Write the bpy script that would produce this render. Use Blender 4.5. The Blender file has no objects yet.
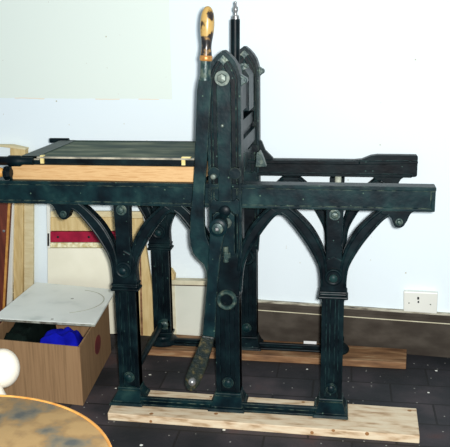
import bpy, bmesh, math, random
from mathutils import Vector, Matrix
from mathutils.noise import noise
random.seed(4)
S = bpy.context.scene
COL = S.collection
PI = math.pi

# ------------------------------------------------------------------ camera
F, PITCH, YAW, ROLL = 772.47, 0.248254, -0.158143, -0.0148096
CAM = Vector((0.40671, -2.56459, 1.42259))
fw = Vector((math.sin(YAW)*math.cos(PITCH), math.cos(YAW)*math.cos(PITCH), -math.sin(PITCH)))
r0 = Vector((math.cos(YAW), -math.sin(YAW), 0)); u0 = r0.cross(fw)
RT = r0*math.cos(ROLL) + u0*math.sin(ROLL); UP = -r0*math.sin(ROLL) + u0*math.cos(ROLL)
cd = bpy.data.cameras.new('camera'); cam = bpy.data.objects.new('camera', cd); COL.objects.link(cam)
cd.sensor_width = 36; cd.sensor_fit = 'HORIZONTAL'; cd.lens = F/450*36; cd.clip_start = .05
m3 = Matrix((RT, UP, -fw)).transposed()
cam.matrix_world = Matrix.Translation(CAM) @ m3.to_4x4()
S.camera = cam

# measured points of the photograph turned into places in the room
def ray(x, y): return fw + RT*((x-225)/F) - UP*((y-223.5)/F)
def onY(x, y, Y): d = ray(x, y); return CAM + d*((Y-CAM.y)/d.y)
def onZ(x, y, Z): d = ray(x, y); return CAM + d*((Z-CAM.z)/d.z)
TH = -.085
WD = Vector((math.cos(TH), math.sin(TH), 0)); WN = Vector((-WD.y, WD.x, 0)); WP = Vector((.863, .600, 0))
def onW(x, y, off=0.):
    d = ray(x, y); P = WP - WN*off
    return CAM + d*((P-CAM).dot(WN)/d.dot(WN))
FZ = .046          # floor level
PT = .075          # top of the planks

# ------------------------------------------------------------------ materials
MATS = {}
def mat(name, cols, rough=.5, metal=0., scale=8., bump=0., stretch=(1,1,1), detail=4, rr=None, spec=.5, ramp=(.35,.65), bscale=None):
    m = bpy.data.materials.new(name); m.use_nodes = True; nt = m.node_tree; N = nt.nodes; L = nt.links
    b = N['Principled BSDF']; tc = N.new('ShaderNodeTexCoord'); mp = N.new('ShaderNodeMapping')
    L.new(tc.outputs['Object'], mp.inputs[0]); mp.inputs['Scale'].default_value = stretch
    nz = N.new('ShaderNodeTexNoise'); nz.inputs['Scale'].default_value = scale; nz.inputs['Detail'].default_value = detail
    L.new(mp.outputs[0], nz.inputs[0])
    cr = N.new('ShaderNodeValToRGB'); L.new(nz.outputs[0], cr.inputs[0])
    e = cr.color_ramp.elements; n = len(cols)
    e[0].position = ramp[0]; e[1].position = ramp[1]
    e[0].color = (*cols[0], 1); e[1].color = (*cols[-1], 1)
    for i in range(1, n-1):
        k = e.new(ramp[0] + (ramp[1]-ramp[0])*i/(n-1)); k.color = (*cols[i], 1)
    L.new(cr.outputs[0], b.inputs['Base Color'])
    b.inputs['Roughness'].default_value = rough; b.inputs['Metallic'].default_value = metal
    b.inputs['Specular IOR Level'].default_value = spec
    if rr:
        mr = N.new('ShaderNodeMapRange'); L.new(nz.outputs[0], mr.inputs[0])
        mr.inputs[3].default_value = rr[0]; mr.inputs[4].default_value = rr[1]
        L.new(mr.outputs[0], b.inputs['Roughness'])
    if bump:
        n2 = N.new('ShaderNodeTexNoise'); n2.inputs['Scale'].default_value = bscale or scale*3; n2.inputs['Detail'].default_value = 3
        L.new(mp.outputs[0], n2.inputs[0])
        bp = N.new('ShaderNodeBump'); bp.inputs['Strength'].default_value = bump; bp.inputs['Distance'].default_value = .004
        L.new(n2.outputs[0], bp.inputs['Height']); L.new(bp.outputs[0], b.inputs['Normal'])
    m['_cr'] = 1
    MATS[name] = m
    return m

def add_specks(m, color, scale, size, frac):
    """small flecks of another colour (chips, crumbs, grit)"""
    nt = m.node_tree; N = nt.nodes; L = nt.links; b = N['Principled BSDF']
    src = b.inputs['Base Color'].links[0].from_socket
    tc = N.new('ShaderNodeTexCoord'); v = N.new('ShaderNodeTexVoronoi'); v.inputs['Scale'].default_value = scale
    L.new(tc.outputs['Object'], v.inputs[0])
    a = N.new('ShaderNodeMath'); a.operation = 'LESS_THAN'; a.inputs[1].default_value = size; L.new(v.outputs['Distance'], a.inputs[0])
    sp = N.new('ShaderNodeSeparateColor'); L.new(v.outputs['Color'], sp.inputs[0])
    c = N.new('ShaderNodeMath'); c.operation = 'LESS_THAN'; c.inputs[1].default_value = frac; L.new(sp.outputs[0], c.inputs[0])
    d = N.new('ShaderNodeMath'); d.operation = 'MULTIPLY'; L.new(a.outputs[0], d.inputs[0]); L.new(c.outputs[0], d.inputs[1])
    mx = N.new('ShaderNodeMix'); mx.data_type = 'RGBA'; L.new(d.outputs[0], mx.inputs[0]); L.new(src, mx.inputs[6])
    mx.inputs[7].default_value = (*color, 1); L.new(mx.outputs[2], b.inputs['Base Color'])

def edge_wear_highlight(m, color, radius=.0045, thr=.985):
    """lighter sharp edges: rubbed paint, with edge highlights put into the colour"""
    nt = m.node_tree; N = nt.nodes; L = nt.links; b = N['Principled BSDF']
    src = b.inputs['Base Color'].links[0].from_socket
    bv = N.new('ShaderNodeBevel'); bv.samples = 6; bv.inputs[0].default_value = radius; g = N.new('ShaderNodeNewGeometry')
    d = N.new('ShaderNodeVectorMath'); d.operation = 'DOT_PRODUCT'; L.new(bv.outputs[0], d.inputs[0]); L.new(g.outputs['Normal'], d.inputs[1])
    r = N.new('ShaderNodeMapRange'); L.new(d.outputs['Value'], r.inputs[0]); r.inputs[1].default_value = thr; r.inputs[2].default_value = .87
    r.inputs[3].default_value = 0; r.inputs[4].default_value = 1
    tc = N.new('ShaderNodeTexCoord'); nz = N.new('ShaderNodeTexNoise'); nz.inputs['Scale'].default_value = 35; nz.inputs['Detail'].default_value = 4; L.new(tc.outputs['Object'], nz.inputs[0])
    q = N.new('ShaderNodeMapRange'); L.new(nz.outputs[0], q.inputs[0]); q.inputs[1].default_value = .42; q.inputs[2].default_value = .62
    mu = N.new('ShaderNodeMath'); mu.operation = 'MULTIPLY'; L.new(r.outputs[0], mu.inputs[0]); L.new(q.outputs[0], mu.inputs[1])
    mx = N.new('ShaderNodeMix'); mx.data_type = 'RGBA'; L.new(mu.outputs[0], mx.inputs[0]); L.new(src, mx.inputs[6])
    mx.inputs[7].default_value = (*color, 1); L.new(mx.outputs[2], b.inputs['Base Color'])
iron = mat('black_iron', [(.0006,.0022,.004), (.0012,.0048,.0072), (.0022,.009,.012), (.005,.018,.020)], scale=13, bump=.2, rr=(.30,.5), bscale=45, spec=.13, detail=7, ramp=(.32,.72))
add_specks(iron, (.04,.08,.07), 70, .2, .05)
edge_wear_highlight(iron, (.02,.05,.05))
iron_green = mat('worn_green_iron', [(.001,.0048,.0075), (.002,.011,.015), (.004,.021,.024), (.014,.042,.040)], scale=15, bump=.22, rr=(.3,.5), bscale=50, spec=.15, ramp=(.3,.74), detail=7)
add_specks(iron_green, (.06,.11,.08), 75, .2, .06)
edge_wear_highlight(iron_green, (.11,.15,.11))
iron_worn = mat('rubbed_iron', [(.006,.025,.028), (.025,.055,.05), (.10,.13,.10)], rough=.4, metal=.2, scale=45, bump=.3)
steel = mat('worn_steel', [(.05,.08,.07), (.16,.19,.16)], rough=.42, metal=.3, scale=60)
bright_steel = mat('bright_steel', [(.22,.23,.23), (.42,.42,.41)], rough=.32, metal=.7, scale=60)
crust = mat('stained_crank_iron', [(.003,.010,.010), (.015,.02,.012), (.09,.07,.025)], rough=.45, scale=60, bump=.5, ramp=(.4,.72))
brass = mat('old_brass', [(.40,.17,.04), (.65,.34,.10)], rough=.38, metal=.4, scale=50)
grip = mat('worn_turned_wood', [(.025,.018,.014), (.38,.235,.065), (.48,.31,.095)], rough=.3, scale=42, ramp=(.38,.48), stretch=(1,1,.6))
grip_low = mat('dark_worn_wood', [(.010,.010,.012), (.03,.024,.02), (.36,.21,.075)], rough=.25, scale=38, ramp=(.42,.66))
wood_bed = mat('bed_timber', [(.46,.25,.09), (.60,.38,.17), (.52,.30,.12)], rough=.6, scale=9, stretch=(1,6,10), bump=.1)
plank_a = mat('pale_plank', [(.36,.23,.12), (.60,.46,.30), (.68,.57,.40)], rough=.7, scale=9, stretch=(1.5,7,7), ramp=(.3,.6), bump=.2)
add_specks(plank_a, (.28,.13,.04), 26, .2, .15)
plank_b = mat('brown_plank', [(.12,.055,.022), (.24,.12,.05), (.38,.26,.14)], rough=.65, scale=7, stretch=(1.2,6,6), ramp=(.35,.75), bump=.2)
tan = mat('pine_board', [(.54,.39,.165), (.66,.51,.25)], rough=.7, scale=12, stretch=(6,6,1))
tan_pale = mat('pale_pine_board', [(.60,.50,.28), (.70,.61,.38)], rough=.7, scale=12, stretch=(1,6,6))
chip = mat('chipboard', [(.55,.46,.22), (.85,.82,.58)], rough=.8, scale=70)
red = mat('red_painted_bar', [(.24,.006,.03), (.38,.012,.045)], rough=.6, spec=.2, scale=20)
maroon = mat('red_brown_board', [(.085,.016,.008), (.16,.035,.016)], rough=.5, scale=10, stretch=(6,6,1))
cream = mat('cream_paint', [(.76,.73,.58), (.84,.81,.66)], rough=.6, scale=6)
cream_door = mat('greenish_cream_paint', [(.66,.68,.58), (.74,.75,.65)], rough=.55, scale=5)
white_board = mat('dusty_white_board', [(.62,.68,.64), (.80,.85,.80), (.84,.89,.84)], rough=.5, scale=7, ramp=(.28,.55))
add_specks(white_board, (.3,.31,.27), 24, .18, .15)
white_p = mat('white_plastic', [(.74,.75,.68), (.80,.81,.74)], rough=.35, scale=3)
white_glz = mat('white_glaze', [(.72,.66,.54), (.82,.77,.66)], rough=.3, scale=6)
card = mat('cardboard', [(.215,.13,.066), (.265,.16,.082), (.285,.175,.09)], rough=.9, scale=9, stretch=(14,14,.5), bump=.1, spec=.1)
card_in = mat('cardboard_inside', [(.2,.12,.06), (.26,.15,.08)], rough=.9, scale=10)
blue = mat('blue_cloth', [(.003,.004,.20), (.006,.010,.40)], rough=.9, spec=.05, scale=12, bump=.6, bscale=40)
dark_red = mat('dark_red_print', [(.10,.006,.008), (.16,.01,.012)], rough=.8, scale=14)
tymp = mat('scratched_tympan', [(.015,.040,.034), (.055,.085,.062), (.13,.155,.105), (.26,.29,.21)], rough=.6, scale=6, stretch=(.8,2.2,1), ramp=(.33,.70), detail=10, rr=(.5,.7), spec=.08)
tympf = mat('tympan_frame_iron', [(.004,.018,.018), (.02,.045,.038)], rough=.45, scale=30, spec=.2)
cream_edge = mat('worn_pale_edge', [(.10,.10,.08), (.42,.38,.28)], rough=.6, scale=18)
yellow = mat('yellow_catch', [(.62,.50,.18), (.76,.66,.32)], rough=.5, scale=30)
table_m = mat('mottled_table_leather', [(.075,.08,.075), (.15,.13,.09), (.25,.16,.07), (.32,.21,.09)], rough=.55, scale=14, detail=12, ramp=(.33,.60), spec=.2, bump=.15)
rim_m = mat('orange_wood_rim', [(.42,.17,.03), (.62,.32,.08)], rough=.4, scale=25)
base_m = mat('brown_baseboard_paint', [(.035,.027,.021), (.050,.041,.032), (.075,.063,.05)], rough=.6, spec=.15, scale=7, stretch=(1,1,2))
add_specks(base_m, (.6,.6,.55), 26, .12, .05)
ledge_m = mat('chipped_beige_ledge', [(.035,.03,.024), (.30,.27,.20), (.50,.48,.38)], rough=.6, scale=16, stretch=(1,3,5), ramp=(.3,.6))
beige = mat('beige_moulding', [(.55,.50,.34), (.70,.66,.48)], rough=.6, scale=20)
dark = mat('dark_hole', [(.004,.004,.004), (.008,.008,.008)], rough=.8)
paper = mat('white_paper', [(.72,.74,.72), (.8,.8,.8)], rough=.8)
green_wood = mat('mossy_tan', [(.44,.45,.36), (.56,.58,.50)], rough=.8, scale=20)
dark_wood = mat('dark_stool_wood', [(.05,.025,.012), (.09,.045,.02)], rough=.5, scale=15)

# floor: dark flags and grit
def floor_material():
    m = mat('dark_stone_floor', [(.006,.009,.012), (.018,.018,.022), (.050,.040,.044), (.10,.042,.034)], rough=.75, scale=4.5, detail=9, ramp=(.35,.78), bump=.6, bscale=28)
    nt = m.node_tree; N = nt.nodes; L = nt.links; b = N['Principled BSDF']
    src = b.inputs['Base Color'].links[0].from_socket
    tc = N.new('ShaderNodeTexCoord'); br = N.new('ShaderNodeTexBrick'); br.inputs['Scale'].default_value = 1.
    br.inputs['Brick Width'].default_value = .30; br.inputs['Row Height'].default_value = .155; br.inputs['Mortar Size'].default_value = .004
    br.inputs['Color1'].default_value = (1,1,1,1); br.inputs['Color2'].default_value = (.55,.55,.6,1); br.inputs['Mortar'].default_value = (.15,.15,.15,1)
    L.new(tc.outputs['Object'], br.inputs[0])
    mx = N.new('ShaderNodeMix'); mx.data_type = 'RGBA'; mx.blend_type = 'MULTIPLY'; mx.inputs[0].default_value = 1
    L.new(src, mx.inputs[6]); L.new(br.outputs[0], mx.inputs[7]); L.new(mx.outputs[2], b.inputs['Base Color'])
    add_specks(m, (.8,.8,.72), 19, .11, .14)
    add_specks(m, (.30,.30,.27), 55, .16, .11)
    return m
floor_m = floor_material()

# wall: cool white with an older warm-white painted patch and its ragged drip edge
def wall_material():
    m = bpy.data.materials.new('white_wall_paint'); m.use_nodes = True; nt = m.node_tree; N = nt.nodes; L = nt.links
    b = N['Principled BSDF']; b.inputs['Roughness'].default_value = .7
    tc = N.new('ShaderNodeTexCoord'); sx = N.new('ShaderNodeSeparateXYZ'); L.new(tc.outputs['Object'], sx.inputs[0])
    nz = N.new('ShaderNodeTexNoise'); nz.inputs['Scale'].default_value = 9; nz.inputs['Detail'].default_value = 6; L.new(tc.outputs['Object'], nz.inputs[0])
    def math_(op, a, v, v2=None):
        n = N.new('ShaderNodeMath'); n.operation = op
        if hasattr(a, 'links'): L.new(a, n.inputs[0])
        else: n.inputs[0].default_value = a
        if hasattr(v, 'links'): L.new(v, n.inputs[1])
        else: n.inputs[1].default_value = v
        if v2 is not None: n.inputs[2].default_value = v2
        return n.outputs[0]
    z = math_('MULTIPLY_ADD', nz.outputs[0], .014); N[-1].inputs[2].default_value = 0
    L.new(sx.outputs[2], N[-1].inputs[2])
    above = math_('GREATER_THAN', z, 1.136)
    left = math_('LESS_THAN', sx.outputs[0], -.335)
    patch = math_('MULTIPLY', above, left)
    # drip line
    d = math_('ABSOLUTE', math_('SUBTRACT', z, 1.134), 0)
    line = math_('LESS_THAN', d, .0018)
    n2 = N.new('ShaderNodeTexNoise'); n2.inputs['Scale'].default_value = 7; L.new(tc.outputs['Object'], n2.inputs[0])
    brk = math_('GREATER_THAN', n2.outputs[0], .5)
    drip = math_('MULTIPLY', math_('MULTIPLY', line, left), brk)
    def mix(fac, a, c):
        x = N.new('ShaderNodeMix'); x.data_type = 'RGBA'; L.new(fac, x.inputs[0])
        if hasattr(a, 'links'): L.new(a, x.inputs[6])
        else: x.inputs[6].default_value = (*a, 1)
        x.inputs[7].default_value = (*c, 1); return x.outputs[2]
    c = mix(patch, (.79,.885,.925), (.765,.85,.785))
    c = mix(drip, c, (.82,.72,.56))
    L.new(c, b.inputs['Base Color'])
    bp = N.new('ShaderNodeBump'); bp.inputs['Strength'].default_value = .15; bp.inputs['Distance'].default_value = .003
    L.new(nz.outputs[0], bp.inputs['Height']); L.new(bp.outputs[0], b.inputs['Normal'])
    add_specks(m, (.50,.50,.38), 24, .09, .07)
    add_specks(m, (.62,.64,.58), 50, .12, .03)
    return m
wall_m = wall_material()

# ------------------------------------------------------------------ mesh helpers
def flush(bm, name, m, parent=None, bevel=.002, smooth=False, loc=None):
    bmesh.ops.recalc_face_normals(bm, faces=bm.faces)
    me = bpy.data.meshes.new(name); bm.to_mesh(me); bm.free(); me.materials.append(m)
    if smooth:
        for p in me.polygons: p.use_smooth = True
        try: me.set_sharp_from_angle(angle=math.radians(40))
        except Exception: pass
    o = bpy.data.objects.new(name, me); COL.objects.link(o)
    if parent: o.parent = parent
    if bevel:
        b = o.modifiers.new('bevel', 'BEVEL'); b.width = bevel; b.segments = 2; b.limit_method = 'ANGLE'; b.angle_limit = math.radians(45)
    return o
def box(bm, x0, x1, y0, y1, z0, z1):
    vs = [bm.verts.new((x, y, z)) for z in (z0, z1) for y in (y0, y1) for x in (x0, x1)]
    for f in ((0,1,3,2), (4,5,7,6), (0,1,5,4), (2,3,7,6), (0,2,6,4), (1,3,7,5)): bm.faces.new([vs[i] for i in f])
def hexa(bm, lo, hi):
    a = [bm.verts.new(p) for p in lo]; b = [bm.verts.new(p) for p in hi]
    n = len(a); bm.faces.new(a); bm.faces.new(b[::-1])
    for i in range(n): bm.faces.new((a[i], a[(i+1) % n], b[(i+1) % n], b[i]))
def prism(bm, pts, y0, y1):       # pts in XZ, extruded along Y
    hexa(bm, [(x, y0, z) for x, z in pts], [(x, y1, z) for x, z in pts])
def quadstrip(bm, A, B, y0, y1):  # ribbon between two polylines in XZ, extruded along Y
    n = len(A); v = []
    for i in range(n):
        v.append([bm.verts.new((A[i][0], y0, A[i][1])), bm.verts.new((B[i][0], y0, B[i][1])),
                  bm.verts.new((B[i][0], y1, B[i][1])), bm.verts.new((A[i][0], y1, A[i][1]))])
    for i in range(n-1):
        for k in range(4): bm.faces.new((v[i][k], v[i][(k+1) % 4], v[i+1][(k+1) % 4], v[i+1][k]))
    bm.faces.new(v[0]); bm.faces.new(v[-1][::-1])
def lathe(bm, prof, c, axis, n=24, cap=True):   # prof: (r, t) along axis from c
    ax = Vector(axis).normalized(); t = Vector((0,0,1)) if abs(ax.z) < .9 else Vector((1,0,0))
    a = ax.cross(t).normalized(); b = ax.cross(a); c = Vector(c); rings = []
    for r, h in prof:
        if r < 1e-6: rings.append([bm.verts.new(c + ax*h)])
        else: rings.append([bm.verts.new(c + ax*h + (a*math.cos(2*PI*(i+.5)/n) + b*math.sin(2*PI*(i+.5)/n))*r) for i in range(n)])
    for p, q in zip(rings, rings[1:]):
        if len(p) == 1 and len(q) == 1: continue
        for i in range(n):
            if len(p) == 1: bm.faces.new((p[0], q[i], q[(i+1) % n]))
            elif len(q) == 1: bm.faces.new((p[i], p[(i+1) % n], q[0]))
            else: bm.faces.new((p[i], p[(i+1) % n], q[(i+1) % n], q[i]))
    if cap and len(rings[0]) > 1: bm.faces.new(rings[0])
    if cap and len(rings[-1]) > 1: bm.faces.new(rings[-1][::-1])
def cyl(bm, c, r, axis, h, n=20): lathe(bm, [(r, 0), (r, h)], c, axis, n)
def tube(bm, pts, r, n=8):
    pts = [Vector(p) for p in pts]; rings = []
    for i, p in enumerate(pts):
        d = (pts[min(i+1, len(pts)-1)] - pts[max(i-1, 0)]).normalized()
        t = Vector((0,1,0)) if abs(d.y) < .9 else Vector((0,0,1))
        a = d.cross(t).normalized(); b = d.cross(a)
        rings.append([bm.verts.new(p + (a*math.cos(2*PI*k/n) + b*math.sin(2*PI*k/n))*r) for k in range(n)])
    for p, q in zip(rings, rings[1:]):
        for i in range(n): bm.faces.new((p[i], p[(i+1) % n], q[(i+1) % n], q[i]))
    bm.faces.new(rings[0]); bm.faces.new(rings[-1][::-1])
def smooth_curve(P, k=5):
    out = []
    n = len(P)
    for i in range(n-1):
        a, b, c, d = P[max(i-1, 0)], P[i], P[i+1], P[min(i+2, n-1)]
        for s in range(k):
            t = s/k
            out.append(tuple(.5*(2*b[j] + (c[j]-a[j])*t + (2*a[j]-5*b[j]+4*c[j]-d[j])*t*t + (3*b[j]-a[j]-3*c[j]+d[j])*t**3) for j in range(len(b))))
    out.append(tuple(P[-1])); return out
def arc(cx, cz, r, a0, a1, n=10):
    return [(cx + r*math.cos(math.radians(a0+(a1-a0)*i/n)), cz + r*math.sin(math.radians(a0+(a1-a0)*i/n))) for i in range(n+1)]
def bolt(parent, x, y, z, r=.012, m=None, hexn=6, washer=True, name='bolt', d=-1, label=None):
    bm = bmesh.new()
    if washer: cyl(bm, (x, y+.002*-d, z), r*1.5, (0, d, 0), .005, 20)
    lathe(bm, [(r, 0), (r, .010), (r*.8, .013), (0, .0145)], (x, y, z), (0, d, 0), hexn)
    o = flush(bm, name, m or steel, parent, bevel=.0008, smooth=hexn > 8)
    if label: o['label'] = label
    return o
def thing(name, label, cat, loc=(0,0,0), group=None):
    o = bpy.data.objects.new(name, None); COL.objects.link(o); o.location = loc
    o['label'] = label; o['category'] = cat
    if group: o['group'] = group
    return o
def tag(o, label, cat, group=None):
    o['label'] = label; o['category'] = cat
    if group: o['group'] = group
    return o
def structure(o): o['kind'] = 'structure'; return o

# ------------------------------------------------------------------ room shell
def wall_at(x): return WP + WD*((x-WP.x)/WD.x)
bm = bmesh.new(); a, b = wall_at(-2.4), wall_at(2.0); back = WN*.12
hexa(bm, [a, b, b+back, a+back], [p + Vector((0,0,2.6)) for p in (a, b, b+back, a+back)])
structure(flush(bm, 'wall_back', wall_m, bevel=0))
bm = bmesh.new(); box(bm, -2.4, 2.0, -2.2, 1.05, FZ-.08, FZ); structure(flush(bm, 'floor', floor_m, bevel=0))
LED = .2480
def wall_strip(name, x0, x1, z0, z1, th, m, bevel=.002, off=0.):
    a, b = wall_at(x0) - WN*off, wall_at(x1) - WN*off; q = -WN*th; bm = bmesh.new()
    hexa(bm, [p + Vector((0,0,z0)) for p in (a+q, b+q, b, a)], [p + Vector((0,0,z1)) for p in (a+q, b+q, b, a)])
    return flush(bm, name, m, bevel=bevel)
structure(wall_strip('baseboard_back', -2.3, 1.9, FZ, LED-.022, .010, base_m))
structure(wall_strip('trim_1', -2.3, 1.9, LED-.010, LED, .018, ledge_m))
structure(wall_strip('trim_2', -2.3, 1.9, LED-.030, LED-.010, .014, base_m, .004))
structure(wall_strip('trim_3', -2.3, 1.9, LED-.050, LED-.046, .012, beige, .001))

# ------------------------------------------------------------------ the press
press = thing('printing_press', 'large black cast iron hand printing press with gothic arches standing on planks', 'printing press', (0, .28, PT))
press_inv = Matrix.Translation((0, -.28, -PT))
def reloc(o, parent_inv):
    o.matrix_parent_inverse = parent_inv
    return o
DEP = .050
LEGX = .374
TOPZ = .900

OUT = [(.043,.535), (.050,.610), (.083,.679), (.122,.737), (.163,.787), (.187,.803)]
INN = [(.020,.600), (.029,.656), (.044,.700), (.074,.751), (.113,.794), (.150,.826)]
TOUT = [(.050,.500), (.060,.600), (.088,.672), (.125,.732), (.163,.783), (.187,.803)]
TINN = [(.040,.610), (.048,.660), (.058,.700), (.084,.751), (.117,.794), (.150,.826)]

def rib(cx, sgn, O, I, y, front, parent):
    A = [(cx + sgn*x, z) for x, z in smooth_curve(O)]; B = [(cx + sgn*x, z) for x, z in smooth_curve(I)]
    bm = bmesh.new(); quadstrip(bm, A, B, y+.004, y+DEP-.006)
    o = flush(bm, 'arch_rib', iron, parent, .003)
    # raised beads along both edges of the rib
    bm = bmesh.new()
    for t in (.16, .84):
        P = [(a[0]*(1-t)+b[0]*t, y + .003, a[1]*(1-t)+b[1]*t) for a, b in zip(A, B)]
        tube(bm, P, .0048, 8)
    flush(bm, 'bead_moulding', iron, o, 0, True)
    return o

def side_frame(y, is_front):
    """one cast side: rail, two legs, centre column, ribs, base bar"""
    P = press
    # ---- rail
    bm = bmesh.new()
    xl, xr = (-.90, .700) if is_front else (-.74, .688)
    if is_front:
        box(bm, xl, xr, y+.004, y+.058, .829, .897)
        box(bm, xl-.001, xr+.003, y-.003, y+.062, .890, .904)
        box(bm, xl-.001, xr+.002, y, y+.060, .820, .831)
        box(bm, xr-.012, xr+.002, y, y+.060, .825, .90)
    else:
        Z = [(xl, .834), (xr-.030, .834), (xr-.004, .836), (xr, .842), (xr, .918), (xr-.006, .922), (.53, .922), (.505, .918), (.47, .903), (.44, .900), (xl, .900)]
        prism(bm, Z, y+.004, y+.045)
        box(bm, xl, .46, y-.010, y+.045, .884, .898)
        prism(bm, [(.46,.884), (xr,.890), (xr,.902), (.46,.898)], y-.008, y+.01)
        box(bm, xl, xr-.02, y-.006, y+.045, .834, .846)
    rail = flush(bm, 'rail', iron_green if is_front else iron, P, .003)
    rail['label'] = 'long front table rail with a raised lip' if is_front else 'rear table rail with a stepped end'
    # ---- lugs under the rail ends
    for s in (-1, 1):
        cx = s*LEGX
        bm = bmesh.new()
        pts = [(.140,.822), (.158,.806), (.176,.806), (.188,.796)] + arc(.214,.783,.0205, 215, 325, 8) + [(.240,.787), (.246,.804), (.252,.814), (.264,.822)]
        if not is_front: pts = [(x, z+.012) for x, z in pts]
        prism(bm, [(cx + s*x, z) for x, z in pts], y+.002, y+.046)
        o = flush(bm, 'rail_lug', iron, P, .003)
        bolt(o, cx + s*.214, y+.002, .784 if is_front else .796, .0085, iron_worn, 16, True, 'lug_pin')
    # ---- outer legs
    for s in (-1, 1):
        cx = s*LEGX
        bm = bmesh.new()
        # upper post tapering out of the tulip
        prism(bm, [(cx-.030,.60), (cx+.030,.60), (cx+.026,.70), (cx+.030,.826), (cx-.030,.826), (cx-.026,.70)], y+.006, y+.044)
        # shield block behind the boss
        prism(bm, [(cx+a, z) for a, z in ((-.046,.528), (.046,.528), (.044,.60), (.036,.635), (.0,.655), (-.036,.635), (-.044,.60))], y+.003, y+.047)
        # lower fluted shaft
        box(bm, cx-.0385, cx+.0385, y+.008, y+.050, .10, .505)
        box(bm, cx-.0385, cx-.022, y, y+.05, .10, .505); box(bm, cx+.022, cx+.0385, y, y+.05, .10, .505)
        box(bm, cx-.008, cx+.008, y, y+.02, .185, .505)
        leg = flush(bm, 'leg', iron, P, .003)
        # collar
        bm = bmesh.new()
        box(bm, cx-.052, cx+.052, y-.008, y+.056, .502, .512); box(bm, cx-.047, cx+.047, y-.004, y+.053, .512, .522); box(bm, cx-.049, cx+.049, y-.005, y+.053, .522, .530)
        flush(bm, 'collar', iron, leg, .0035)
        # round boss with its bolt
        bm = bmesh.new(); lathe(bm, [(.031,0), (.031,.008), (.026,.012), (.022,.009), (.020,.009)], (cx, y+.004, .583), (0,-1,0), 28)
        flush(bm, 'boss', iron, leg, .001, True)
        bolt(leg, cx, y-.005, .581, .014, iron_green, 16, False)
        bolt(leg, cx, y+.006, .803, .013, iron_worn if is_front else iron, 6, True)
        bolt(leg, cx, y+.002, .163, .014, iron_green, 16, True)
        # foot
        bm = bmesh.new()
        if not is_front: lathe(bm, [(.066,.0755), (.066,.086), (.058,.096), (.040,.104), (.036,.112)], (cx, y+.012, 0), (0,0,1), 32)
        else: hexa(bm, [(cx-.064, y-.062, .075), (cx+.064, y-.062, .075), (cx+.062, y+.075, .075), (cx-.062, y+.075, .075)],
                 [(cx-.060, y-.058, .086), (cx+.060, y-.058, .086), (cx+.058, y+.071, .088), (cx-.058, y+.071, .088)])
        if is_front: hexa(bm, [(cx-.054, y-.048, .086), (cx+.054, y-.048, .086), (cx+.056, y+.069, .088), (cx-.056, y+.069, .088)],
                 [(cx-.043, y-.008, .112), (cx+.043, y-.008, .112), (cx+.043, y+.055, .112), (cx-.043, y+.055, .112)])
        box(bm, cx-.044, cx+.044, y-.006, y+.055, .112, .124)
        flush(bm, 'foot', iron_green if is_front else iron, leg, .003)
        rib(cx, s, OUT, INN, y, is_front, P)
        rib(cx, -s, OUT, INN, y, is_front, P)
    # keystone webs over the two inner arches, ribs springing from the column
    for s in (-1, 1): rib(0, s, TOUT, TINN, y, is_front, P)
    for s in (-1, 1):
        bm = bmesh.new(); c = s*.187
        prism(bm, [(c-.040,.826), (c-.030,.800), (c,.797), (c+.030,.800), (c+.040,.826)], y+.005, y+.042)
        flush(bm, 'arch_keystone', iron, P, .002)
    # ---- centre column
    gothic = [(.057,1.240), (.0565,1.262), (.053,1.282), (.0455,1.303), (.034,1.321), (.018,1.338), (0,1.352)]
    half = [(.044,.100), (.044,.520), (.050,.560), (.057,.640)] + gothic
    ol = half + [(-x, z) for x, z in half[-2::-1]]
    bm = bmesh.new(); prism(bm, ol, y+.008, y+.062)
    colm = flush(bm, 'column', iron, P, .003)  # darker iron than rims and slide bar paints shade into the recesses
    bm = bmesh.new()
    hi = [(.057,.640)] + smooth_curve(gothic, 3); lo = [(x*.82, z-.017*max(0,min(1,(z-1.24)/.06))) for x, z in hi]
    A = hi + [(-x, z) for x, z in hi[-2::-1]]; B = lo + [(-x, z) for x, z in lo[-2::-1]]
    quadstrip(bm, A, B, y-.004, y+.010)
    # second, lower moulding inside the first
    hi2 = [(x*.74, z-.026*max(0,min(1,(z-1.24)/.06))) for x, z in hi]; lo2 = [(x*.66, z-.034*max(0,min(1,(z-1.24)/.06))) for x, z in hi]
    quadstrip(bm, hi2 + [(-x, z) for x, z in hi2[-2::-1]], lo2 + [(-x, z) for x, z in lo2[-2::-1]], y+.002, y+.010)
    flush(bm, 'rim_moulding', iron_green, colm, .0025)
    bm = bmesh.new()
    prism(bm, [(-.031,1.309), (-.017,1.327), (0,1.337), (.017,1.327), (.031,1.309), (.023,1.315), (.013,1.316), (.004,1.308), (0,1.297), (-.004,1.308), (-.013,1.316), (-.023,1.315)], y-.003, y+.010)
    flush(bm, 'cusped_tracery', iron_worn, colm, .001)
    # lower fluting
    bm = bmesh.new()
    box(bm, -.044, -.026, y, y+.05, .112, .50); box(bm, .026, .044, y, y+.05, .112, .50); box(bm, -.009, .009, y, y+.02, .19, .45)
    flush(bm, 'fluting', iron, colm, .003)
    # side pinch lug
    bm = bmesh.new(); prism(bm, [(.050,1.275), (.066,1.264)] + arc(.066,1.252,.011, 80, -80, 8) + [(.050,1.225)], y+.012, y+.05)
    flush(bm, 'side_lug', iron_worn, colm, .003)
    # foot
    bm = bmesh.new()
    hexa(bm, [(-.068, y-(.062 if is_front else .04), .075), (.068, y-(.062 if is_front else .04), .075), (.068, y+.075, .075), (-.068, y+.075, .075)],
             [(-.064, y-(.058 if is_front else .036), .086), (.064, y-(.058 if is_front else .036), .086), (.063, y+.071, .088), (-.063, y+.071, .088)])
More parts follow.
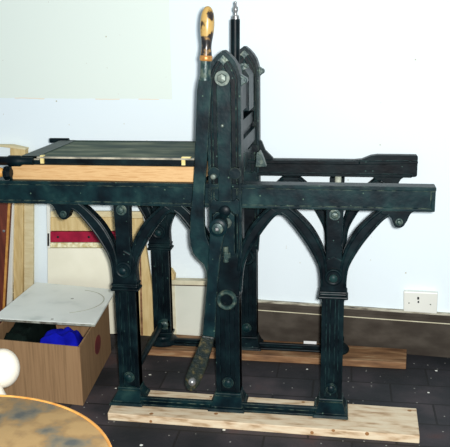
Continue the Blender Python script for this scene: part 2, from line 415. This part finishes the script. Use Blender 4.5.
    hexa(bm, [(-.058, y-(.046 if is_front else .034), .086), (.058, y-(.046 if is_front else .034), .086), (.060, y+.069, .088), (-.060, y+.069, .088)],
             [(-.050, y-.008, .112), (.050, y-.008, .112), (.050, y+.06, .112), (-.050, y+.06, .112)])
    box(bm, -.049, .049, y-.008, y+.058, .112, .124)
    flush(bm, 'foot', iron_green if is_front else iron, colm, .003)
    bolt(colm, 0, y+.002, .163, .014, iron_green, 16, True)
    # slide bar with pointed head
    bm = bmesh.new()
    prism(bm, [(-.024,.842), (.024,.842), (.024,1.235), (.020,1.262), (.0,1.302), (-.020,1.262), (-.024,1.235)], y-.008, y+.012)
    sb = flush(bm, 'slide_bar', iron_green, colm, .003)
    bolt(colm, -.003, y-.010, 1.261, .017, steel if is_front else iron_worn, 6, True)
    # ears and bolts
    for s in (-1, 1):
        bm = bmesh.new(); prism(bm, arc(s*.036, .943, .021, 0, 342, 19), y-.012, y+.010)
        e = flush(bm, 'slide_ear', iron_green, colm, .002)
        if s < 0: bolt(colm, -.037, y-.012, .932, .010, steel, 16, False)
    bolt(colm, -.004, y-.008, 1.105, .006, steel, 12, False, 'rivet')
    # cap at the foot of the slide
    bm = bmesh.new(); prism(bm, [(-.050,.800), (.050,.800), (.050,.846), (.038,.856), (.030,.846), (-.030,.846), (-.038,.856), (-.050,.846)], y-.010, y+.012)
    flush(bm, 'slide_cap', iron_green, colm, .002)
    # ring moulding
    bm = bmesh.new(); lathe(bm, [(.0225,-.004), (.0225,.008), (.027,.012), (.032,.012), (.037,.006), (.037,-.004)], (0, y, .484), (0,-1,0), 32, False)
    flush(bm, 'ring_moulding', iron_worn if is_front else iron, colm, 0, True)
    # gusset between column and rail
    for s in (-1, 1):
        bm = bmesh.new(); prism(bm, [(s*.050,.890), (s*.050,.985), (s*.066,.970), (s*.080,.935), (s*.110,.905), (s*.12,.890)], y+.015, y+.040)
        if not is_front: flush(bm, 'gusset', iron, colm, .002)
        else: bm.free()
    # ---- base bar linking the feet
    bm = bmesh.new(); f_ = -.026 if is_front else 0
    box(bm, -LEGX, LEGX, y-.026+f_, y+.030+f_, .0755, .084); box(bm, -LEGX, LEGX, y-.002+f_, y+.014+f_, .080, .098)
    flush(bm, 'base_bar', iron_green if is_front else iron, P, .002)

BY = .535
side_frame(0, True); side_frame(BY, False)

# cross members between the two sides
def part(name, m, fn, parent=press, bevel=.002, smooth=False):
    bm = bmesh.new(); fn(bm); return flush(bm, name, m, parent, bevel, smooth)
for s in (-1, 1):
    part('tie_rod', iron_green, lambda b: cyl(b, (s*LEGX-.006 if s < 0 else s*LEGX, .045, .135), .013, (0, 1, .05), .505, 14), smooth=True)
    bolt(press, s*LEGX + (.012 if s < 0 else 0), BY+.003, .163, .017, iron_worn, 16, True, 'tie_rod_nut')
xh = part('crosshead', iron, lambda b: box(b, -.040, .040, .055, BY+.02, 1.135, 1.235))
part('cheek_plate', iron_green, lambda b: prism(b, [(.018,1.12), (.047,1.12), (.047,1.25), (.030,1.275), (.018,1.25)], .30, .44), xh, .003)
part('guide_block', iron, lambda b: box(b, -.036, .036, .062, BY+.01, 1.055, 1.098))
part('guide_block', iron_green, lambda b: (box(b, -.03, .042, .20, .30, .91, 1.00), box(b, -.02, .036, .10, .46, .925, .965)))
part('side_plate', iron, lambda b: prism(b, [(.024,.96), (.030,.96), (.030,1.098), (.024,1.098)], .063, BY-.001))
part('scraper_box', iron_green, lambda b: (box(b, -.045, .045, .062, BY-.001, .985, 1.035)))
part('cross_shaft', iron, lambda b: cyl(b, (-.004, -.02, .745), .020, (0,1,0), BY+.03, 20), smooth=True)
part('bearing_bracket', iron_worn, lambda b: prism(b, [(.062,.900), (.066,.955), (.078,.962), (.088,.945), (.104,.900)], .36, .40))
# tall pressure rod standing between the two columns
rod = part('pressure_rod', iron, lambda b: lathe(b, [(.017,0), (.017,.250)], onY(235.2, 90, .26), (.012,0,1), 18), smooth=True, bevel=0)
t0 = onY(235.8, 21, .26)
part('rod_tip', bright_steel, lambda b: (lathe(b, [(.012,0), (.0135,.008), (.012,.022), (.006,.026), (.006,.034), (.009,.040), (.009,.050), (.004,.056), (.004,.070), (0,.074)], t0 + Vector((0,0,-.004)), (0,0,1), 16)), rod, 0, True)
part('rod_socket', iron, lambda b: (lathe(b, [(.03,0), (.03,.03), (.022,.04)], onY(235.2,90,.26) - Vector((0,0,.03)), (0,0,1), 18)), rod, .002, True)
# added pale cylinder imitating a bright reflection on the rear leg
sp = part('gleam_cylinder', mat('pale_green_gleam', [(.30,.33,.26), (.5,.53,.43)], rough=.5, scale=50), lambda b: cyl(b, (.378, BY-.014, .795), .013, (0,0,1), .042, 16), smooth=True)
sp['label'] = 'pale round cylinder added as a gleam on the rear leg'

# ---- hand lever
LY = -.100
L_left = [(198.6,79), (196.8,90), (195.6,130), (194.2,165), (192.8,190), (190.3,215), (189.6,236), (190.6,246), (193.5,254), (198,259.5), (203,264), (206,270), (207,280)]
L_right = [(211.2,79), (210.9,90), (208.8,130), (206.4,164), (204.6,190), (204.2,208), (204.6,226), (206.0,236), (209,244), (213,250), (217,256), (219,264), (219,280)]
A = [tuple(onY(x, y, LY)[i] for i in (0, 2)) for x, y in L_left]
B = [tuple(onY(x, y, LY)[i] for i in (0, 2)) for x, y in L_right]
bm = bmesh.new(); quadstrip(bm, A, B, LY, LY+.018)
lever = flush(bm, 'hand_lever', iron_green, press, .003)
def on_axis(pts, y): return [onY(px, py, y) for px, py in pts]
top, bot = onY(208.0, 6, LY+.009), onY(205.2, 79, LY+.009); ax = (bot-top); Ltot = ax.length; ax.normalize()
k = Ltot/73.
prof = [(0,0), (2.6,.8), (5.0,4), (6.6,9), (7.3,16), (7.2,23), (6.4,30)]
part('lever_handle', grip, lambda b: lathe(b, smooth_curve([(r*k, t*k) for r, t in prof], 3), top, ax, 28), lever, 0, True)['label'] = 'turned wooden handle grip, orange brown and worn'
part('handle_neck', grip_low, lambda b: lathe(b, smooth_curve([(6.4*k,30*k), (5.5*k,36*k), (5.2*k,41*k), (5.6*k,45*k), (6.1*k,49.5*k)], 3), top, ax, 28), lever, 0, True)['label'] = 'dark worn lower neck of the handle'
part('brass_ring', brass, lambda b: lathe(b, [(6.1*k,49*k), (6.7*k,50*k), (6.7*k,53.5*k), (6.1*k,54.5*k)], top, ax, 28), lever, 0, True)
part('steel_ferrule', iron_worn, lambda b: lathe(b, [(5.7*k,54*k), (5.6*k,70*k), (6.2*k,71*k), (6.2*k,74.5*k)], top, ax, 28), lever, 0, True)

# ---- crank arm, shaft end and pin
CY = -.124
up_l = [(209,226), (209.5,236), (208.5,250), (207.8,262), (207.2,278), (205.4,300), (203.2,325), (202.2,337)]
up_r = [(224,222), (224,236), (221,250), (219.6,265), (217.4,285), (216,305), (215.6,325), (214.4,340)]
A = [tuple(onY(x, y, CY)[i] for i in (0, 2)) for x, y in up_l]; B = [tuple(onY(x, y, CY)[i] for i in (0, 2)) for x, y in up_r]
bm = bmesh.new(); quadstrip(bm, A, B, CY, CY+.022)
crank = flush(bm, 'crank_arm', iron_green, press, .004)
lo_l = [(202.2,335), (196.5,351), (190,366), (186,376), (185,383), (187,388.5), (190.5,390.5)]
lo_r = [(214.4,337), (211.2,351), (206.4,367), (202,378), (199,384.5), (196,389), (191.5,390.8)]
A = [tuple(onY(x, y, CY)[i] for i in (0, 2)) for x, y in lo_l]; B = [tuple(onY(x, y, CY)[i] for i in (0, 2)) for x, y in lo_r]
bm = bmesh.new(); quadstrip(bm, A, B, CY-.006, CY+.024)
low = flush(bm, 'crank_end', crust, crank, .004); low['label'] = 'bent lower end of the crank with yellowish stains'
c = onY(192.3, 381.5, CY-.006)
part('crank_pin', bright_steel, lambda b: lathe(b, [(.014,0), (.014,.006), (.011,.012), (.005,.016), (0,.017)], c, (0,-1,0), 20), crank, 0, True)
sh = onY(218, 228, CY)
part('shaft_collar', iron_green, lambda b: lathe(b, [(.027,.12), (.027,.010), (.031,.008), (.031,0), (.026,-.004)], sh, (0,1,0), 28), crank, .001, True)
part('shaft_washer', iron_worn, lambda b: lathe(b, [(.019,0), (.020,.003), (.018,.008), (.013,.010)], sh + Vector((0,-.004,0)), (0,-1,0), 24), crank, 0, True)
part('square_nut', bright_steel, lambda b: lathe(b, [(.0075,0), (.0075,.010), (.005,.012)], sh + Vector((0,-.012,0)), (0,-1,0), 4), crank, .001)
# fork and oil cup above the shaft
fk = part('bearing_fork', iron_green, lambda b: (prism(b, [(-.040,.66), (.036,.66), (.036,.80), (.024,.812), (-.028,.812), (-.040,.80)], -.034, .01)))
part('bearing_cap', iron, lambda b: lathe(b, [(.020,0), (.020,.008), (.014,.012), (0,.013)], (onY(225,211,-.03)), (0,-1,0), 24), fk, .001, True)
part('oil_cup', steel, lambda b: lathe(b, [(.012,0), (.018,.012), (.018,.02), (.008,.03), (0,.032)], onY(226,227,-.06), (.15,0,1), 20), fk, 0, True)
part('adjusting_screw', iron_worn, lambda b: (cyl(b, onY(226,262,-.045), .009, (0,0,1), .055, 12), lathe(b, [(.014,0), (.014,.02)], onY(226.5,258,-.045), (0,0,1), 6)), fk, .001)

# ------------------------------------------------------------------ bed with hinged tympan
bed = thing('press_bed', 'timber press bed with a scratched tympan sheet lying on the left rails', 'press bed', (-.42, .20, .905))
part('bed_board', wood_bed, lambda b: box(b, -.778, -.085, .020, .52, .904, .958), bed, .002)
part('bed_plate', iron, lambda b: box(b, -.752, -.085, .026, .52, .958, .966), bed, .001)['label'] = 'thin dark plate on the timber'
part('end_plate', iron, lambda b: (box(b, -.790, -.778, .018, .52, .904, .962)), bed, .002)
part('frame_bar', iron, lambda b: box(b, -.745, -.085, .010, .034, .966, .984), bed, .002)
part('frame_bar', iron, lambda b: box(b, -.745, -.085, .400, .424, .966, .984), bed, .002)
part('frame_bar', iron, lambda b: box(b, -.745, -.722, .010, .424, .966, .984), bed, .002)
tf = part('tympan_frame', tympf, lambda b: (box(b, -.736, -.085, .004, .016, .984, .991), box(b, -.736, -.672, .004, .415, .984, .991), box(b, -.736, -.085, .398, .412, .984, .991)), bed, .001)
part('pale_edge', cream_edge, lambda b: box(b, -.672, -.085, .001, .0035, .985, .991), tf, 0)
part('tympan_sheet', tymp, lambda b: box(b, -.672, -.085, .016, .398, .984, .9885), bed, 0)
part('corner_hinge', iron, lambda b: (cyl(b, (-.785, .420, .988), .010, (1,0,0), .080, 14), box(b, -.765, -.70, .41, .43, .970, .988)), bed, .001, True)
for x in (-.655, -.145):
    part('catch', yellow, lambda b: (box(b, x-.006, x+.007, .002, .012, .966, .990), box(b, x-.006, x+(.026 if x > -.4 else .007), .002, .02, .990, .995)), bed, .001)['label'] = 'small yellow catch'
part('pale_edge', cream_edge, lambda b: box(b, -.735, -.665, .006, .010, .978, .983), bed, 0)
part('pull_rod', iron, lambda b: lathe(b, [(.012,0), (.016,.01), (.016,.055), (.020,.06), (.020,.10), (.014,.11), (.014,.15)], (-.835, .000, .975), (1,0,0), 18), bed, 0, True)
part('hand_grip', rim_m, lambda b: lathe(b, [(.010,0), (.020,.02), (.024,.05), (.020,.085), (.014,.105)], (-.900, -.005, .934), (1,0,0), 20), bed, 0, True)['label'] = 'orange wooden hand grip'
part('grip_collar', iron, lambda b: lathe(b, [(.016,0), (.026,.006), (.026,.018), (.018,.028)], (-.797, -.005, .932), (1,0,0), 8), bed, .001)

# ------------------------------------------------------------------ planks under the feet
def plank(name, lo, z0, z1, m, label):
    bm = bmesh.new(); hexa(bm, [(x, y, z0) for x, y in lo], [(x, y, z1) for x, y in lo])
    return tag(flush(bm, name, m, None, .0025), label, 'plank')
plank('wooden_plank', [(-.425,-.118), (.676,-.139), (.681,.060), (-.440,.084)], FZ, PT, plank_a, 'pale raw timber plank under the front feet of the press')
plank('wooden_plank', [(-.430,.460), (.672,.453), (.684,.596), (-.440,.645)], FZ, PT, plank_b, 'brown timber plank under the rear feet beside the baseboard')

# ------------------------------------------------------------------ wall socket
so = thing('wall_socket', 'white double wall socket just above the baseboard', 'socket', onW(420, 303, 0))
def wslab(name, px, off0, off1, m, parent=None, bevel=.002):
    """flat object parallel to the back wall: outline on its front plane, real thickness behind"""
    f = [onW(x, y, off1) for x, y in px]; q = WN*(off1-off0); bm = bmesh.new()
    hexa(bm, f, [p+q for p in f])
    o = flush(bm, name, m, None, bevel)
    if parent:
        o.parent = parent; o.matrix_parent_inverse = Matrix.Translation(-parent.location)
    return o
wslab('face_plate', [(403.5,291.5), (438,293), (437,314), (403.5,311.5)], .0, .028, white_p, so, .004)
wslab('socket_hole', [(417.2,297), (419.2,297), (419.2,299.6), (417.2,299.6)], .026, .0285, dark, so, 0)
wslab('socket_hole', [(417.6,301), (419.2,301), (419.2,303), (417.6,303)], .026, .0285, dark, so, 0)
for px in (409, 430.5):
    c = onW(px, 304.5 if px > 420 else 303, .028)
    bm = bmesh.new(); lathe(bm, [(.0028,-.002), (.0028,.0008), (0,.001)], c, -WN, 12); o = flush(bm, 'screw', steel, None, 0, True)
    o.parent = so; o.matrix_parent_inverse = Matrix.Translation(-so.location)

# ------------------------------------------------------------------ boards leaning on the wall
def board(name, px, off0, off1, m, label, cat='board', **k):
    return tag(wslab(name, px, off0, off1, m, None, **k), label, cat)
# left: tall boards
tb = thing('tall_board', 'tall tan pine board with framed edge against the wall at far left', 'board', onW(24, 220, .03))
wslab('face', [(10,147.2), (25,149.5), (25,188), (22.9,192), (22.3,290), (22.0,330), (13.5,330), (13.0,206), (10.2,170)], .012, .045, tan, tb)
wslab('top_edge', [(-16,145.0), (10,145.2), (25,148.5), (25,150.2), (10,148)], .012, .050, tan_pale, tb)
board('tall_board', [(24.0,196), (33.0,196), (32.8,330), (24.0,330)], .02, .036, tan_pale, 'narrow pale tan board, second tall board from the left edge')
board('white_board', [(3,196), (13.4,196), (11,330), (1,330)], .046, .060, white_p, 'narrow white board standing between red-brown and tan boards')
rb = thing('red_brown_board', 'red-brown board standing at the far left edge under the rail', 'board', onW(2, 250, .12))
wslab('face', [(-30,190), (10.4,190), (4.4,300), (2.5,345), (-26,345)], .10, .125, maroon, rb)
wslab('edge_strip', [(8.6,190), (10.9,190), (5.0,300), (3.0,345), (1.0,345), (3.0,300)], .125, .128, rim_m, rb, 0)
bolt_c = onW(4, 231, .127)
bm = bmesh.new(); lathe(bm, [(.006,-.002), (.006,.003), (0,.005)], bolt_c, -WN, 12); o = flush(bm, 'screw', bright_steel, None, 0, True); o.parent = rb; o.matrix_parent_inverse = Matrix.Translation(-rb.location)
# middle: cupboard boards
board('cream_panel', [(47.5,248.3), (122,248.3), (121,334), (47.5,334)], .03, .060, cream, 'wide cream painted panel leaning behind the left leg')
board('chipboard_strip', [(50,242.7), (124,242.7), (124,247.6), (50,247.6)], .03, .056, chip, 'mottled yellowish chipboard strip between red bar and cream panel', 'board')
rbx = thing('red_bar', 'dark red bar with two bolts against the wall', 'bar', onW(90, 237, .05))
wslab('bar', [(50,231.8), (124,231.8), (124,242.2), (50,242.2)], .03, .058, red, rbx)
for px in (58, 89, 118):
    c = onW(px, 237, .058); bm = bmesh.new(); lathe(bm, [(.0055,-.002), (.0055,.003), (0,.005)], c, -WN, 10); o = flush(bm, 'bolt', iron_green, None, 0, True); o.parent = rbx; o.matrix_parent_inverse = Matrix.Translation(-rbx.location)
pb = thing('pine_panel', 'horizontal tan pine panel above the dark red bar', 'board', onW(90, 222, .05))
wslab('face', [(50,217.5), (124,217.5), (124,231), (50,231)], .03, .054, tan, pb)
wslab('top_strip', [(50,211.5), (124,211.5), (124,217.3), (50,217.3)], .03, .050, tan_pale, pb)
wp = thing('white_post', 'slim white upright post at left end of the pine panel', 'post', onW(48, 225, .05))
wslab('post', [(46.2,196), (49.6,196), (49.8,248), (47.0,248)], .01, .064, white_p, wp)
wslab('bracket', [(47.4,233.5), (48.9,233.5), (49.0,246), (47.4,246)], .064, .067, dark, wp, 0)
tp = thing('plywood_sheet', 'tall tan plywood sheet behind the rear left leg', 'board', onW(140, 260, .05))
wslab('face', [(125.5,218.5), (142.2,218.5), (146,250), (152,290), (156,338), (126,338)], .02, .040, tan, tp)
wslab('top_strip', [(125.5,211.8), (141.2,211.8), (142.2,218.2), (125.5,218.2)], .02, .038, tan_pale, tp)
wslab('edge_strip', [(139.2,250), (140.8,250), (143.0,338), (140.8,338)], .040, .042, plank_b, tp, 0)
board('wood_offcut', [(165,266), (171,270), (174.3,275), (174,280), (165,280)], .030, .060, tan, 'small curved tan wood offcut just above the cream door', 'wood offcut')
dr = thing('cupboard_door', 'greenish cream cupboard door leaning at the wall behind the hand lever', 'cupboard door', onW(190, 310, .05))
wslab('panel', [(167,285), (212,286.2), (212,340), (170,340)], .020, .050, cream_door, dr)
wslab('moulding', [(165,280.2), (212,281.3), (212,286.2), (165,285.0)], .020, .062, beige, dr, .003)
wslab('groove', [(170,284.6), (212,285.6), (212,286.5), (170,285.5)], .050, .063, dark_wood, dr, 0)
wslab('side_strip', [(166,285.5), (174.2,285.5), (176.4,340), (166,340)], .050, .056, beige, dr)

# ------------------------------------------------------------------ cardboard box, cloth and lid board
bx = thing('cardboard_box', 'open brown cardboard box on the floor left of the press', 'box', (-.74, .24, FZ))
c4 = [Vector((-.551,-.024,0)), Vector((-.592,.470,0)), Vector((-.965,.500,0)), Vector((-.940,.012,0))]
BT = .285
def bwall(i, j, name, zt=BT):
    a, b = c4[i], c4[j]; d = (b-a).normalized(); n = Vector((-d.y, d.x, 0)); cen = sum(c4, Vector())/4
    if n.dot(cen-a) < 0: n = -n
    bm = bmesh.new(); q = [a, b, b+n*.006, a+n*.006]
    hexa(bm, [p+Vector((0,0,FZ+.001)) for p in q], [p+Vector((0,0,zt)) for p in q])
    o = flush(bm, name, card, None, .001); o.parent = bx; o.matrix_parent_inverse = Matrix.Translation(-bx.location); return o
sides = [bwall(0, 1, 'side_panel'), bwall(1, 2, 'side_panel'), bwall(2, 3, 'side_panel'), bwall(3, 0, 'side_panel')]
bm = bmesh.new(); ins = [p + (Vector((-.75,.24,0))-p)*.02 for p in c4]
hexa(bm, [p+Vector((0,0,FZ+.001)) for p in ins], [p+Vector((0,0,FZ+.008)) for p in ins])
o = flush(bm, 'bottom_panel', card_in, None, 0); o.parent = bx; o.matrix_parent_inverse = Matrix.Translation(-bx.location)
# dark red round print on the right side
d = (c4[1]-c4[0]).normalized(); nrm = Vector((d.y, -d.x, 0)); cc = c4[0] + d*.27 + Vector((0,0,.18))
bm = bmesh.new(); vs = [bm.verts.new(cc + d*math.cos(t)*.050 + Vector((0,0,1))*math.sin(t)*.038 + nrm*.0012) for t in [2*PI*i/24 for i in range(24)]]
vs2 = [bm.verts.new(v.co - nrm*.0012) for v in vs]; bm.faces.new(vs)
for i in range(24): bm.faces.new((vs[i], vs[(i+1) % 24], vs2[(i+1) % 24], vs2[i]))
o = flush(bm, 'printed_mark', dark_red, None, 0); o.parent = bx; o.matrix_parent_inverse = Matrix.Translation(-bx.location)
# crumpled blue cloth filling the box
bm = bmesh.new(); nx, ny = 44, 36; G = []
for j in range(ny+1):
    row = []
    for i in range(nx+1):
        u, v = i/nx, j/ny
        x = -.790 + u*(.228 - .030*v); yy = .020 + v*.43 - .0 + (.0)*u
        e = min(1, 6*min(u, 1-u, v, 1-v))
        h = min(.215, .235*math.exp(-abs((u-.52)/.52)**4 - ((v-.22)/.45)**2))
        h += .018*noise(Vector((x*11, yy*9, .3))) + .014*noise(Vector((x*30, yy*26, 2.))) + .018*abs(noise(Vector((x*16+yy*8, yy*7, 5.))))
        row.append(bm.verts.new((x, yy + (.012 if v == 0 else 0), FZ + .012 + max(0, h*e))))
    G.append(row)
for j in range(ny):
    for i in range(nx): bm.faces.new((G[j][i], G[j][i+1], G[j+1][i+1], G[j+1][i]))
bot_ = [G[0], [r[-1] for r in G], G[-1][::-1], [r[0] for r in G][::-1]]
tag(flush(bm, 'blue_cloth', blue, None, 0, True), 'crumpled bright blue cloth inside the cardboard box', 'cloth')
# dark green cloth in the left half of the box
bm = bmesh.new(); G = []
for j in range(25):
    row = []
    for i in range(17):
        u, v = i/16, j/24; e = min(1, 7*min(u, 1-u, v, 1-v))
        row.append(bm.verts.new((-.926 + u*.13, .035 + v*.40, FZ+.014 + e*(.208 + .016*noise(Vector((u*3, v*6, 9.))) + .012*noise(Vector((u*9, v*14, 3.)))))))
    G.append(row)
for j in range(24):
    for i in range(16): bm.faces.new((G[j][i], G[j][i+1], G[j+1][i+1], G[j+1][i]))
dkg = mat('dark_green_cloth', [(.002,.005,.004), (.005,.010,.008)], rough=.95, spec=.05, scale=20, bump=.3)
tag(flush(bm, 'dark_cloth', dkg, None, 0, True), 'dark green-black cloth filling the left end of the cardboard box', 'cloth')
# white board lying on the box
lz = BT + .001
lo = [onZ(95, 326.5, lz), onZ(117, 297, lz), onZ(115.5, 289.5, lz), onZ(36, 284, lz), onZ(-14, 321, lz)]
lid = thing('white_board', 'dusty white rectangular board lying across the cardboard box', 'board', (-.78, .40, lz))
lo = [onZ(95, 326.5, lz), onZ(116.0, 291.5, lz), onZ(36, 284, lz), onZ(-8, 320.5, lz)]
bm = bmesh.new(); hexa(bm, lo, [p + Vector((0,0,.010)) for p in lo])
o = flush(bm, 'board', white_board, None, .002); o.parent = lid; o.matrix_parent_inverse = Matrix.Translation(-lid.location)
ecol = mat('worn_board_edge', [(.10,.09,.07), (.34,.36,.30)], rough=.6, scale=30)
f0, f1 = lo[3], lo[0]; dd = (f1-f0).normalized(); n_ = Vector((dd.y, -dd.x, 0))
bm = bmesh.new(); hexa(bm, [f0, f1, f1+n_*.002, f0+n_*.002], [p+Vector((0,0,.0085)) for p in (f0, f1, f1+n_*.002, f0+n_*.002)])
o = flush(bm, 'front_edge', ecol, None, 0); o.parent = lid; o.matrix_parent_inverse = Matrix.Translation(-lid.location)
# faint raised ring on the board
cen = onZ(68, 301, lz+.0102); bm = bmesh.new(); R1, R2 = .150, .156; v = []
for i in range(40):
    t = -1.2 + 2.6*i/39
    v.append([bm.verts.new(cen + Vector((math.cos(t)*r, math.sin(t)*r*.95, z))) for r, z in ((R1, 0), (R1+.002, .0012), (R2-.002, .0012), (R2, 0))])
for a, b in zip(v, v[1:]):
    for k_ in range(3): bm.faces.new((a[k_], a[k_+1], b[k_+1], b[k_]))
o = flush(bm, 'ring_stain', green_wood, None, 0, True); o.parent = lid; o.matrix_parent_inverse = Matrix.Translation(-lid.location)

# ------------------------------------------------------------------ round table in the foreground
TC = Vector((-0.362, -1.371, 0)); TZ = .60; TR = 0.353
tbt = thing('round_table', 'small round table with mottled grey and orange top in front corner', 'table', (TC.x, TC.y, FZ))
def tpart(name, m, fn, bevel=0, sm=True):
    bm = bmesh.new(); fn(bm); o = flush(bm, name, m, None, bevel, sm); o.parent = tbt; o.matrix_parent_inverse = Matrix.Translation(-tbt.location); return o
tpart('table_top', table_m, lambda b: lathe(b, [(0,TZ-.022), (TR-.004,TZ-.022), (TR-.004,TZ-.002), (TR-.008,TZ), (0,TZ)], (TC.x, TC.y, 0), (0,0,1), 96))
tpart('rim', rim_m, lambda b: lathe(b, [(TR-.005,TZ-.024), (TR,TZ-.022), (TR+.002,TZ-.008), (TR,TZ+.001), (TR-.004,TZ+.002), (TR-.0055,TZ), (TR-.005,TZ-.024)], (TC.x, TC.y, 0), (0,0,1), 96, False))
tpart('pedestal', dark_wood, lambda b: lathe(b, [(.16,FZ), (.16,FZ+.02), (.05,FZ+.05), (.03,FZ+.12), (.045,.30), (.03,.42), (.05,.52), (.12,TZ-.022)], (TC.x, TC.y, 0), (0,0,1), 32))

# white round-headed object behind the table
gc = onY(1.0, 373, -.70)
gr = thing('white_globe', 'white rounded globe with flared neck behind the round table', 'globe', (gc.x-.035, gc.y, FZ))
def gpart(name, fn, m=white_glz):
    bm = bmesh.new(); fn(bm); o = flush(bm, name, m, None, 0, True); o.parent = gr; o.matrix_parent_inverse = Matrix.Translation(-gr.location); return o
RG = .049
gpart('globe', lambda b: lathe(b, [(RG*math.sin(PI*i/20), -RG*1.15*math.cos(PI*i/20)) for i in range(21)], (gc.x-.010, gc.y+.03, gc.z), (0,0,1), 40))
gpart('neck', lambda b: lathe(b, smooth_curve([(.10,FZ-gc.z), (.10,FZ-gc.z+.02), (.05,FZ-gc.z+.08), (.045,-.20), (.050,-.10), (.036,-.05), (.022,.0), (.012,.05), (.0,.066)], 4), (gc.x-.026, gc.y-.02, gc.z), (0,0,1), 40))

# scrap of paper by the rear base bar
pc = onZ(311, 350, PT)
bm = bmesh.new(); box(bm, .245, .300, .565, .5665, PT, PT+.028); tag(flush(bm, 'paper_scrap', paper, None, 0), 'small white paper scrap standing behind the rear base bar', 'paper')

# ------------------------------------------------------------------ light: the room's daylight and the camera's flash
ld = bpy.data.lights.new('flash', 'AREA'); ld.shape = 'DISK'; ld.size = .05; ld.energy = 107; ld.color = (1, .99, .97)
lo_ = bpy.data.objects.new('flash', ld); COL.objects.link(lo_)
lp = CAM + RT*.045 + UP*.02; lo_.location = lp
tgt = Vector((.02, .3, .95)); lo_.rotation_euler = (tgt-lp).to_track_quat('-Z', 'Y').to_euler()
wd = bpy.data.worlds.new('room_light'); S.world = wd; wd.use_nodes = True
bgn = wd.node_tree.nodes['Background']; bgn.inputs[0].default_value = (.80,.92,1,1); bgn.inputs[1].default_value = .42

vs_ = S.view_settings
vs_.view_transform = 'Standard'; vs_.look = 'None'; vs_.exposure = 0; vs_.gamma = 1; vs_.use_curve_mapping = False

# parts were modelled in room coordinates: parent them to the Empties without moving them
bpy.context.view_layer.update()
for root in (press, bed):
    inv = Matrix.Translation(-Vector(root.location))
    for ch in root.children: ch.matrix_parent_inverse = inv
